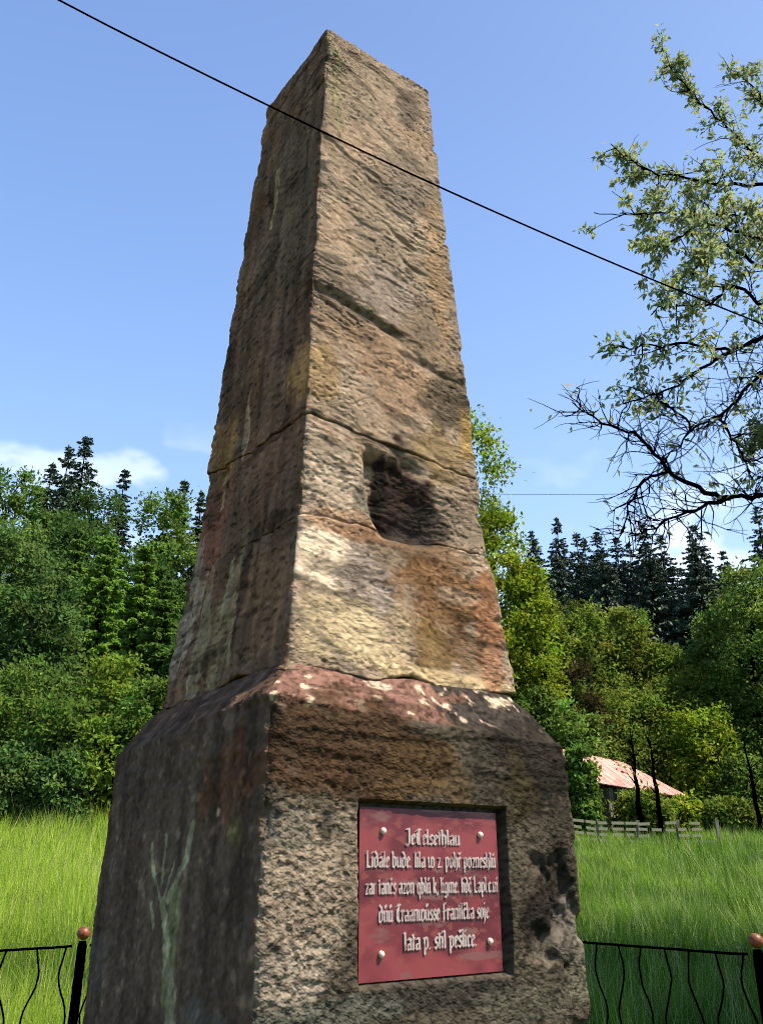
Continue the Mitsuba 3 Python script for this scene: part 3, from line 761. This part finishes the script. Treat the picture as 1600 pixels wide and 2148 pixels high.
ORD = ['first', 'second', 'third', 'fourth', 'fifth', 'sixth', 'seventh', 'eighth', 'ninth', 'tenth', 'eleventh', 'twelfth', 'thirteenth']
DARK = (0.026, 0.050, 0.033)
left_spruce = [(-20.2, 48, 16.0, 2.5, 'dark spruce, leftmost of the three spires above the left wood'), (-18.5, 46, 16.8, 2.7, 'dark spruce, middle one of the three spires above the left wood'),
               (-16.8, 44, 17.1, 3.2, 'tallest dark spruce, rightmost of the three spires above the left wood'), (-15.7, 48, 15.7, 2.1, 'slim dark spruce top right of the tallest spires, left of the monument'),
               (-9.7, 36, 11.2, 1.8, 'dark spruce filling the shadowy gap close left of the obelisk shaft'), (-10.5, 42, 14.1, 1.7, 'spruce with top just left of the obelisk, left of its neighbour spruce'), (-9.3, 41, 13.2, 1.5, 'spruce with top touching the left edge of the obelisk shaft')]
for k, (x, y, H, R, lab) in enumerate(left_spruce):
    conifer('spruce_tree', lab, 'tree', x, y, H, R, (0.026, 0.052, 0.030) if k < 4 else (0.025, 0.055, 0.02), 100 + k, group='spruces in the left wood', leaf=1.15, wide=0.55, power=0.7)
right_spruce = [(15.2, 82, 17.3, 2.3), (18.3, 84, 19.1, 2.8), (21.2, 88, 17.9, 2.5), (21.8, 82, 17.4, 3.0), (24.6, 85, 17.1, 2.8), (26.9, 83, 18.3, 2.7), (29.6, 86, 17.5, 2.6), (31.0, 80, 18.0, 3.2), (33.2, 84, 13.9, 2.6), (36.2, 86, 14.4, 2.4), (36.6, 78, 19.7, 2.6), (39.0, 79, 18.8, 2.8)]
for k, (x, y, H, R) in enumerate(right_spruce):
    conifer('spruce_tree', f'tall dark spruce on the right ridge, {ORD[k]} from the monument', 'tree', x, y, H, R * 1.6, DARK, 130 + k, group='spruces on the right ridge', whorls=40, leaf=1.25, power=0.8, wide=0.6)
for k, (x, y, H, R) in enumerate([(17.0, 90, 17, 3.2), (23.0, 92, 17.5, 3.4), (28.3, 93, 17, 3.4), (33.5, 92, 14, 3.2), (38.5, 92, 16, 3.2), (25.5, 78, 16.0, 3.6), (29.5, 77, 16, 3.6), (33.5, 76, 13.5, 3.6), (20.8, 77, 15.5, 3.6), (16.6, 77, 14.5, 3.4)]):
    conifer('spruce_tree', f'lower dark spruce among the right ridge spires, {("far" if k < 5 else "near")} row, {ORD[[0, 1, 2, 3, 4, 2, 3, 4, 1, 0][k]]} from the monument', 'tree', x, y, H, R * 1.3, DARK, 160 + k, group='lower spruces filling the right ridge', whorls=30, leaf=1.5, wide=0.65, per=36)
larch = [(-8.4, 25, 7.7, 1.45, 'bright green pointed young larch, tallest in the left wood'), (-9.9, 26.5, 7.9, 1.3, 'bright green pointed young larch, leftmost of the larches'), (-7.5, 26, 7.6, 1.4, 'green pointed young larch, right of the tallest larch'), (-6.5, 25, 6.2, 1.2, 'short young larch beside the obelisk, rightmost of the larches')]
for k, (x, y, H, R, lab) in enumerate(larch):
    conifer('larch_tree', lab, 'tree', x, y, H, R, [(0.13, 0.24, 0.04), (0.115, 0.20, 0.04), (0.12, 0.22, 0.035), (0.08, 0.15, 0.03)][k], 200 + k, group='young larches in the left wood', whorls=36, droop=0.10, power=0.65, leaf=1.2, per=60)

G1, G2, G3, G4 = (0.055, 0.110, 0.028), (0.085, 0.155, 0.030), (0.075, 0.140, 0.040), (0.125, 0.195, 0.028)
for k, (x, y, H, R, c, lab) in enumerate([
        (-13.6, 38, 13.2, 1.9, G1, 'mid green broadleaf tree between the left spruce spires'), (-16.3, 35, 13.3, 1.9, G2, 'round topped green tree at the far left skyline'), (-18.6, 34, 12.6, 2.0, G1, 'green tree cut by the left edge of the view, on the skyline'),
        (-14.7, 36, 11.6, 1.9, G1, 'dark green tree right below the three spruce spires'), (-9.0, 33, 11.6, 1.7, G2, 'sunny round topped broadleaf tree on the skyline just left of the obelisk'),
        (-10.9, 24, 7.9, 1.7, G3, 'grey green leafy tree at the left edge, middle height'), (-9.4, 23.5, 6.4, 1.2, G3, 'grey green leafy tree beside the larches at the left'), (-12.9, 25, 7.5, 1.6, G3, 'grey green leafy tree half outside the left edge'),
        (-11.8, 31, 9.5, 1.8, G1, 'dark green tree behind the larches'), (-8.0, 30, 7.6, 1.5, G1, 'dark green tree behind the rightmost larch'), (-6.2, 27, 5.4, 1.2, G1, 'dark green tree low beside the obelisk shoulder')]):
    broadleaf('broadleaf_tree', lab, 'tree', x, y, H, R, c, 300 + k, leaf=0.10 + 0.0022 * y, clumps=130, per=100, group='broadleaf trees of the left wood', hue=0.4, low=0.04)
for k, (x, y, H, R, c, lab) in enumerate([
        (-6.4, 21, 3.7, 0.95, G4, 'bright green bush in front of the larches'), (-5.2, 20, 3.1, 0.85, G2, 'green bush beside the left shoulder of the obelisk base'), (-8.3, 21, 3.7, 1.1, G2, 'tall green bush at the left, above the meadow edge'),
        (-7.1, 20, 2.8, 0.9, G2, 'middle green bush at the edge of the left meadow'), (-9.2, 20, 3.0, 1.0, G2, 'green bush at the left edge above the meadow'), (-5.9, 19.5, 2.2, 0.75, G4, 'low yellow green bush at the meadow edge near the obelisk'),
        (-4.6, 19.5, 2.1, 0.75, G2, 'low bush hidden behind the left of the obelisk base'), (-7.9, 19, 1.55, 0.85, G3, 'low pale leaved bush at the left meadow edge'), (-6.7, 19, 1.4, 0.75, G3, 'low pale leaved bush right of its twin at the meadow edge'), (-9.3, 18.7, 1.4, 0.8, G3, 'low pale leaved bush at the extreme left meadow edge')]):
    broadleaf('bush', lab, 'bush', x, y, H, R, c, 340 + k, leaf=0.125, clumps=90, per=80, group='bushes along the left meadow edge', hue=0.4, low=0.0, narrow=0.4, loose=0.18)
B1, B2, B3 = (0.155, 0.225, 0.022), (0.115, 0.165, 0.028), (0.105, 0.175, 0.036)
for k, (x, y, H, R, c, lab) in enumerate([
        (4.55, 40, 19.8, 2.4, B1, 'tall sunlit yellow green tree behind the right edge of the obelisk'), (5.9, 41, 15.1, 1.8, B1, 'sunlit yellow green tree right of the tall one behind the obelisk'),
        (6.9, 40, 12.2, 1.6, B1, 'yellow green tree sloping down right of the obelisk, third of its row'), (8.1, 42, 10.6, 1.5, B2, 'yellow green tree lowest in the row beside the obelisk'),
        (11.0, 46, 10.3, 1.9, B2, 'olive green tree in front of the dark spruces, left one'), (13.5, 47, 9.9, 1.9, B2, 'olive green tree in front of the dark spruces, middle one'), (15.3, 47, 7.8, 1.8, B2, 'olive green tree in front of the dark spruces, right one'),
        (19.2, 43.5, 12.4, 2.6, B3, 'fresh green tall tree with loose leaves at the right edge'), (21.2, 43, 11.5, 2.5, B3, 'fresh green tree cut by the right edge of the view'), (17.6, 45, 9.8, 1.8, B3, 'fresh green tree left of the tall loose one at the right')]):
    broadleaf('broadleaf_tree', lab, 'tree', x, y, H, R, c, 400 + k, leaf=0.225, clumps=135, per=95, group='broadleaf trees behind the right meadow', hue=0.4, low=0.05)
broadleaf('broadleaf_tree', 'dark brownish tree with hollow crown between the yellow green trees', 'tree', 9.0, 41.0, 7.6, 1.7, (0.030, 0.026, 0.014), 430, leaf=0.2, clumps=60, per=70, group='broadleaf trees behind the right meadow')
for k, (x, y, H, R, c, lab) in enumerate([
        (15.5, 45, 6.5, 2.0, B2, 'large olive green bush in front of the dark spruces at the right'), (10.9, 42.5, 6.0, 2.0, B2, 'broad olive green bush behind the pink roofed shed, left one'), (13.0, 43.5, 5.6, 1.9, B2, 'broad olive green bush behind the pink roofed shed, middle one'),
        (15.0, 42, 4.9, 1.8, B1, 'bright yellow green bush right behind the shed roof end'), (6.7, 39, 6.2, 1.4, B3, 'green bush just right of the obelisk above its shoulder'), (8.1, 38, 5.2, 1.5, B3, 'green bush above the right shoulder of the obelisk base'),
        (19.6, 40, 6.4, 2.0, B3, 'fresh green bush below the right edge tree'), (16.2, 40, 3.0, 1.2, B3, 'low green bush right of the shed'), (16.4, 34, 2.6, 1.3, B2, 'low scrubby bush at the right meadow edge'), (6.9, 31.4, 3.1, 0.6, G2, 'sunny bush at the left end of the shed'), (9.3, 32.6, 1.5, 0.9, B2, 'low bush hiding the shed wall, left one'), (11.2, 34.6, 1.2, 0.9, B1, 'low bush hiding the shed wall, right one'), (12.9, 34.2, 1.2, 0.9, B2, 'low bush under the far end of the shed roof'), (18.5, 35, 3, 1.4, B2, 'low scrubby bush at the far right meadow edge')]):
    broadleaf('bush', lab, 'bush', x, y, H, R, c, 450 + k, leaf=0.2, clumps=105, per=95, group='bushes behind the right meadow', hue=0.5, low=0.0, narrow=0.45, loose=0.18)
for k, (x, y, H, R, c) in enumerate([(-4.6, 30, 9.0, 2.0, G1), (-2.6, 34, 11.0, 2.3, G2), (-0.4, 36, 12.0, 2.4, G1), (1.6, 37, 13.5, 2.4, G2), (-4.8, 24, 4.5, 1.6, G1), (-2.4, 26, 4.0, 1.7, G2), (0.2, 28, 4.2, 1.8, G2), (2.6, 30, 5.0, 1.8, B3)]):
    broadleaf('broadleaf_tree', 'green tree of the wood hidden behind the obelisk', 'tree', x, y, H, R, c, 540 + k, leaf=0.26, clumps=90, per=60, group='trees hidden behind the obelisk', low=0.04)
for k, (x, y, H, lab) in enumerate([(8.9, 31.5, 4.6, 'thin bare young tree in front of the shed roof, left one'), (9.55, 31.5, 4.4, 'thin bare young tree in front of the shed roof, right one'), (13.6, 33, 4.2, 'twiggy bare young tree right of the shed roof'), (15.6, 33, 4.6, 'slender dark trunk of a young tree at the right meadow edge')]):
    broadleaf('young_tree', lab, 'tree', x, y, H, 0.7, (0.08, 0.12, 0.02), 480 + k, leaf=0.12, clumps=22, per=5, low=0.4, group='thin young trees by the shed')

broadleaf('broadleaf_tree', 'dense unseen tree added outside the right edge to shade the fence corner', 'tree', 8.0, 8.0, 10.0, 3.0, G1, 520, leaf=0.13, clumps=260, per=120, low=0.22)  # added out of view to throw shade on the near right grass

# ------------------------------------------------------------------ shed and white rail fence
SH = thing('shed', 'low shed with faded pink hipped roof behind the right meadow', 'shed')
e0, ed = np.array([7.3, 32.2]), np.array([0.618, 0.786])
bd = np.array([-0.786, 0.618])
LEN, DEP = 9.5, 3.0
gz = 2.55


def sh(u, v, z):
    p = e0 + ed * u + bd * v
    return np.array([p[0], p[1], z])


def prism(quad, thick):
    q = np.array(quad, float)
    n = unit(np.cross(q[1] - q[0], q[2] - q[0]))
    if n[2] < 0:
        n = -n
    return trimesh.convex.convex_hull(np.vstack([q, q + n * thick]))


ov, ze, zr_ = 0.3, 4.45, 5.85
c = [sh(-ov, -ov, ze), sh(LEN + ov, -ov, ze), sh(LEN + ov, DEP + ov, ze), sh(-ov, DEP + ov, ze)]
r0_, r1_ = sh(1.2, DEP / 2, zr_), sh(LEN - 2.6, DEP / 2, zr_)
ROOF = put('roof', prism([c[0], c[1], r1_, r0_], 0.04), 'faded_roof_sheet', SH, label='faded pink sheet roof')
put('roof_slope', prism([c[2], c[3], r0_, r1_], 0.04), 'faded_roof_sheet', SH)
put('roof_hip', prism([c[1], c[2], r1_], 0.04), 'faded_roof_sheet', SH)
put('roof_hip', prism([c[3], c[0], r0_], 0.04), 'faded_roof_sheet', SH)
rng = np.random.default_rng(77)
for i in range(14):        # standing seams of the roof sheets
    u = -ov + (LEN + 2 * ov) * (i + 0.5) / 14
    t = min(1, (u + ov) / (1.2 + ov), (LEN + ov - u) / (2.6 + ov))
    p, q_ = sh(u, -ov, ze + 0.05), sh(u, -ov + (DEP / 2 + ov) * t, ze + (zr_ - ze) * t + 0.05)
    put('seam', tube([p, q_], 0.008, 5), 'faded_roof_sheet', ROOF)
for (u0, v0, u1, v1) in ((1.8, 0, LEN, 0), (LEN, 0, LEN, DEP), (1.8, 0, 1.8, DEP), (1.8, DEP, LEN, DEP)):
    L = math.hypot(u1 - u0, v1 - v0)
    n = int(L / 0.22)
    for i in range(n):
        if (v0 == v1 == 0) and 0.30 < i / n < 0.36:
            continue
        t0, t1 = i / n + 0.004, (i + 0.93) / n
        a, b = (u0 + (u1 - u0) * t0, v0 + (v1 - v0) * t0), (u0 + (u1 - u0) * t1, v0 + (v1 - v0) * t1)
        nx, ny = -(v1 - v0) / L * 0.025, (u1 - u0) / L * 0.025
        zt = ze + rng.uniform(-0.03, 0.0)
        v = np.array([sh(a[0], a[1], gz - 0.3), sh(b[0], b[1], gz - 0.3), sh(b[0] + nx, b[1] + ny, gz - 0.3), sh(a[0] + nx, a[1] + ny, gz - 0.3)])
        w = v.copy()
        w[:, 2] = zt
        m = trimesh.convex.convex_hull(np.vstack([v, w]))
        put('board', m, 'weathered_board', SH)
for u in (0.1, 2.4, 4.7, 7.0, LEN - 0.1):
    p = sh(u, -0.12, 0)
    put('corner_post', box_mesh(p + [-0.06, -0.06, gz - 0.3], p + [0.06, 0.06, ze + 0.02]), 'weathered_board', SH)

RF = thing('rail_fence', 'pale weathered rail fence half sunk in the meadow grass before the shed', 'fence')
rng = np.random.default_rng(78)
for i in range(5):
    x = 5.6 + i * 1.25
    g = float(ground_z(x, 29))
    put('post', box_mesh([x - 0.05, 29.0, g - 0.2], [x + 0.05, 29.1, g + 0.82]), 'weathered_board', RF)
    if i < 4:
        for k in range(4):
            z0, z1 = (float(ground_z(xx, 29)) + 0.14 + 0.18 * k + rng.uniform(-0.03, 0.03) for xx in (x, x + 1.25))
            for w in range(3):
                if rng.random() < 0.25:
                    continue
                xa, xb = x - 0.02 + 0.43 * w, x - 0.02 + 0.43 * w + rng.uniform(0.24, 0.40)
                v = np.array([[xa, 28.97, z0 + (z1 - z0) * w / 3], [xb, 28.97, z0 + (z1 - z0) * (w + 0.9) / 3], [xb, 28.995, z0 + (z1 - z0) * (w + 0.9) / 3], [xa, 28.995, z0 + (z1 - z0) * w / 3]])
                put('rail_board', trimesh.convex.convex_hull(np.vstack([v, v + [0, 0, 0.085]])), 'white_board', RF)

# ------------------------------------------------------------------ the near tree whose branches hang in from the right
NT = thing('fruit_tree', 'old tree reaching in from the right with leafy and bare branches', 'tree')
LIMBS = {
    'A': [(4.78, 7.6, 4.4), (4.3, 7.4, 4.72), (3.82, 7.2, 4.79), (3.42, 7.1, 4.7), (3.07, 7.0, 4.63), (2.63, 6.9, 4.45), (2.34, 6.8, 4.3), (2.09, 6.7, 4.16)],
    'A2': [(3.07, 7.0, 4.63), (2.79, 6.9, 4.68), (2.48, 6.8, 4.79), (2.38, 6.7, 4.88), (2.17, 6.6, 5.06), (1.87, 6.5, 5.14), (1.61, 6.4, 5.26)],
    'G': [(2.48, 6.8, 4.79), (2.23, 6.7, 4.66), (2.07, 6.65, 4.41), (1.95, 6.6, 4.14)],
    'B': [(4.78, 7.55, 7.1), (4.43, 7.5, 6.8), (3.79, 7.4, 6.17), (3.51, 7.3, 5.9), (3.2, 7.2, 5.58), (2.86, 7.1, 5.35), (2.67, 7.0, 5.12), (2.47, 6.9, 4.96)],
    'B2': [(3.2, 7.2, 5.58), (3.23, 7.15, 5.3), (3.31, 7.1, 5.08), (3.29, 7.0, 4.79)],
    'B3': [(2.86, 7.1, 5.35), (2.8, 7.0, 5.42), (2.6, 6.9, 5.51), (2.54, 6.85, 5.63)],
    'C': [(4.77, 7.5, 6.6), (4.3, 7.3, 6.61), (3.75, 7.2, 6.43), (3.35, 7.1, 6.23), (3.05, 7.0, 5.98), (2.63, 6.9, 5.68), (2.1, 6.8, 5.45)],
    'C2': [(3.35, 7.1, 6.23), (2.95, 7.0, 6.24), (2.64, 6.9, 6.16), (2.16, 6.8, 6.06)],
    'D': [(4.95, 7.65, 7.9), (5.02, 7.9, 8.38), (4.47, 7.8, 9.27), (4.15, 7.7, 9.61), (3.83, 7.6, 9.96), (3.55, 7.5, 10.22), (3.43, 7.5, 10.61)],
    'E': [(5.05, 7.7, 8.8), (4.42, 7.8, 8.94), (3.77, 7.6, 8.78), (3.31, 7.4, 8.66), (2.92, 7.2, 8.54), (2.47, 7.1, 8.85)],
    'F': [(4.95, 7.65, 8.0), (4.17, 7.5, 8.22), (3.56, 7.3, 8.05), (2.97, 7.1, 7.9), (2.4, 6.9, 7.72)],
    'N': [(2.97, 7.1, 7.9), (2.55, 6.95, 7.75), (2.11, 6.8, 7.64)],
    'I': [(4.93, 7.6, 7.4), (4.0, 7.4, 7.45), (3.55, 7.2, 7.59), (3.12, 7.0, 7.13), (2.9, 6.9, 6.77)],
    'J': [(4.8, 7.5, 6.5), (4.28, 7.3, 6.78), (3.86, 7.2, 6.82), (3.52, 7.1, 6.98), (3.15, 7.0, 6.68), (2.74, 6.9, 6.6), (2.53, 6.8, 6.42)],
    'K': [(5.1, 7.75, 9.3), (4.82, 8.0, 10.16), (4.62, 7.9, 10.6), (4.31, 7.8, 10.73)],
    'M': [(4.93, 7.6, 7.6), (4.01, 7.4, 7.82), (3.49, 7.2, 7.84), (2.98, 7.0, 7.49), (2.78, 6.9, 7.28)]}
LEAFY = {'D': 1.2, 'E': 1.6, 'F': 1.5, 'I': 1.5, 'J': 1.1, 'K': 1.3, 'M': 1.5, 'C2': 0.9, 'C': 0.55, 'B3': 0.12, 'A': 0.02, 'A2': 0.02, 'N': 0.0, 'B': 0.05, 'G': 0.0, 'B2': 0.05}
rng = np.random.default_rng(12)
trunk_line = [(4.23, 7.6, 0.1), (4.55, 7.6, 2.84), (4.78, 7.6, 4.62), (4.77, 7.5, 6.12), (4.93, 7.6, 7.61), (5.16, 7.8, 9.94), (5.34, 7.9, 11.95)]
put('trunk', tube(bend(trunk_line, 30, rng, 0.012), np.linspace(0.21, 0.02, 30), 12), 'bark', NT, smooth=50)
for i in range(30):        # the rest of the crown, beyond the right edge of the view
    z = rng.uniform(4.5, 11)
    x0 = np.interp(z, [p[2] for p in trunk_line], [p[0] for p in trunk_line])
    a = rng.uniform(-1.45, 1.9)
    L = rng.uniform(1.5, 2.9) * (1.1 - 0.05 * z) * (1.35 if math.cos(a) > 0.5 else 1)
    dv = np.array([math.cos(a) + 0.1, math.sin(a), 0])
    p = np.array([x0, 7.65, z])
    LIMBS[f'X{i}'] = [p, p + dv * L * 0.5 + [0, 0, 0.35], p + dv * L + [0, 0, rng.uniform(-0.2, 0.9)]]
    LEAFY[f'X{i}'] = 1.6
lc, ld = [], []
for key, pts in LIMBS.items():
    pts = np.array(pts, float)
    L = np.linalg.norm(np.diff(pts, axis=0), axis=1).sum()
    line = bend(pts, int(8 + L * 9), rng, 0.012)
    thick = {'A': 0.040, 'B': 0.028, 'C': 0.030, 'A2': 0.024, 'C2': 0.016, 'G': 0.014, 'B2': 0.014, 'B3': 0.012, 'F': 0.016, 'N': 0.006}.get(key, 0.026)
    wood = [tube(line, np.linspace(thick, 0.0045, len(line)) ** 1.0, 7)]
    bare = LEAFY[key] < 0.3
    for t in (np.arange(0.30, 1.0, (0.032 if bare else 0.075) / L) if key != 'N' else []):
        i = min(int(t * (len(line) - 1)), len(line) - 2)
        p, tan = line[i], unit(line[i + 1] - line[i])
        dv = unit(tan * 0.75 + rng.normal(0, 0.75, 3) + [0, 0, 0.0 if bare else 0.05])
        l1 = rng.uniform(0.18, 0.62) * (0.6 + 0.6 * (1 - t))
        mid = p + dv * l1 * 0.5 + rng.normal(0, 0.03, 3)
        end = p + dv * l1 + rng.normal(0, 0.05, 3) + [0, 0, rng.uniform(-0.08, 0.08)]
        tw = bend([p, mid, end], 7, rng, 0.006)
        wood.append(tube(tw, np.linspace(0.0062, 0.0026, 7), 5))
        subs = [tw]
        for _ in range(rng.integers(1, 4) if bare else rng.integers(1, 3)):
            q = tw[rng.integers(2, 6)]
            d2 = unit(dv + rng.normal(0, 0.8, 3))
            l2 = rng.uniform(0.08, 0.28)
            s2 = bend([q, q + d2 * l2 * 0.5 + rng.normal(0, 0.012, 3), q + d2 * l2], 5, rng, 0.004)
            wood.append(tube(s2, np.linspace(0.0036, 0.0018, 5), 4))
            subs.append(s2)
        for s in subs:
            n = rng.poisson((0.2 if rng.random() < 0.35 else 16.0) * LEAFY[key] * (0.5 + 0.9 * t))
            for _ in range(n):
                k = rng.integers(1, len(s))
                lc.append(s[k] + rng.normal(0, 0.03, 3))
                ld.append(unit(s[k] - s[k - 1]) * 0.6 + rng.normal(0, 0.6, 3) + [0, 0, -0.25])
    put('branch', cat(wood), 'bark', NT, smooth=50)
lc, ld = np.array(lc), np.array(ld)
n = len(lc)
Lf = rng.uniform(0.045, 0.095, n)
lcol = np.array([0.20, 0.255, 0.115]) * rng.uniform(0.65, 1.35, n)[:, None]
lcol[:, 0] *= rng.uniform(0.8, 1.25, n)
v, f, vc = leaf_cards(lc, ld, rng.normal(0, 0.6, (n, 3)) + [0, 0, 0.8], Lf, Lf * rng.uniform(0.38, 0.52, n), lcol)
put('foliage', (v, f), 'leaf', NT, color=vc)

# ------------------------------------------------------------------ overhead wires
rng = np.random.default_rng(3)
W = np.array([(-4.2, 0.75, 5.5), (-0.967, 1.813, 4.017 + 0.0), (-0.321, 2.045, 3.823), (0.208, 2.25, 3.698), (1.216, 2.622, 3.502), (4.6, 3.85, 3.05), (9.5, 5.6, 2.75)])
put('overhead_cable', tube(bend(W, 90, rng, 0.0), 0.0029, 8), 'cable_rubber', smooth=True, label='black overhead cable crossing in front of the obelisk', category='cable')
xs = np.linspace(-6, 60, 30)
for dz, r in ((0.0, 0.018),):
    put('power_line', tube(np.stack([xs, 60 + 0 * xs, 27.9 + 0.028 * (xs - 9) + 0.0016 * (xs - 22) ** 2 - 0.25 + dz], 1), r, 6), 'cable_rubber', smooth=True, label='thin distant power line above the right ridge spruces', category='cable')
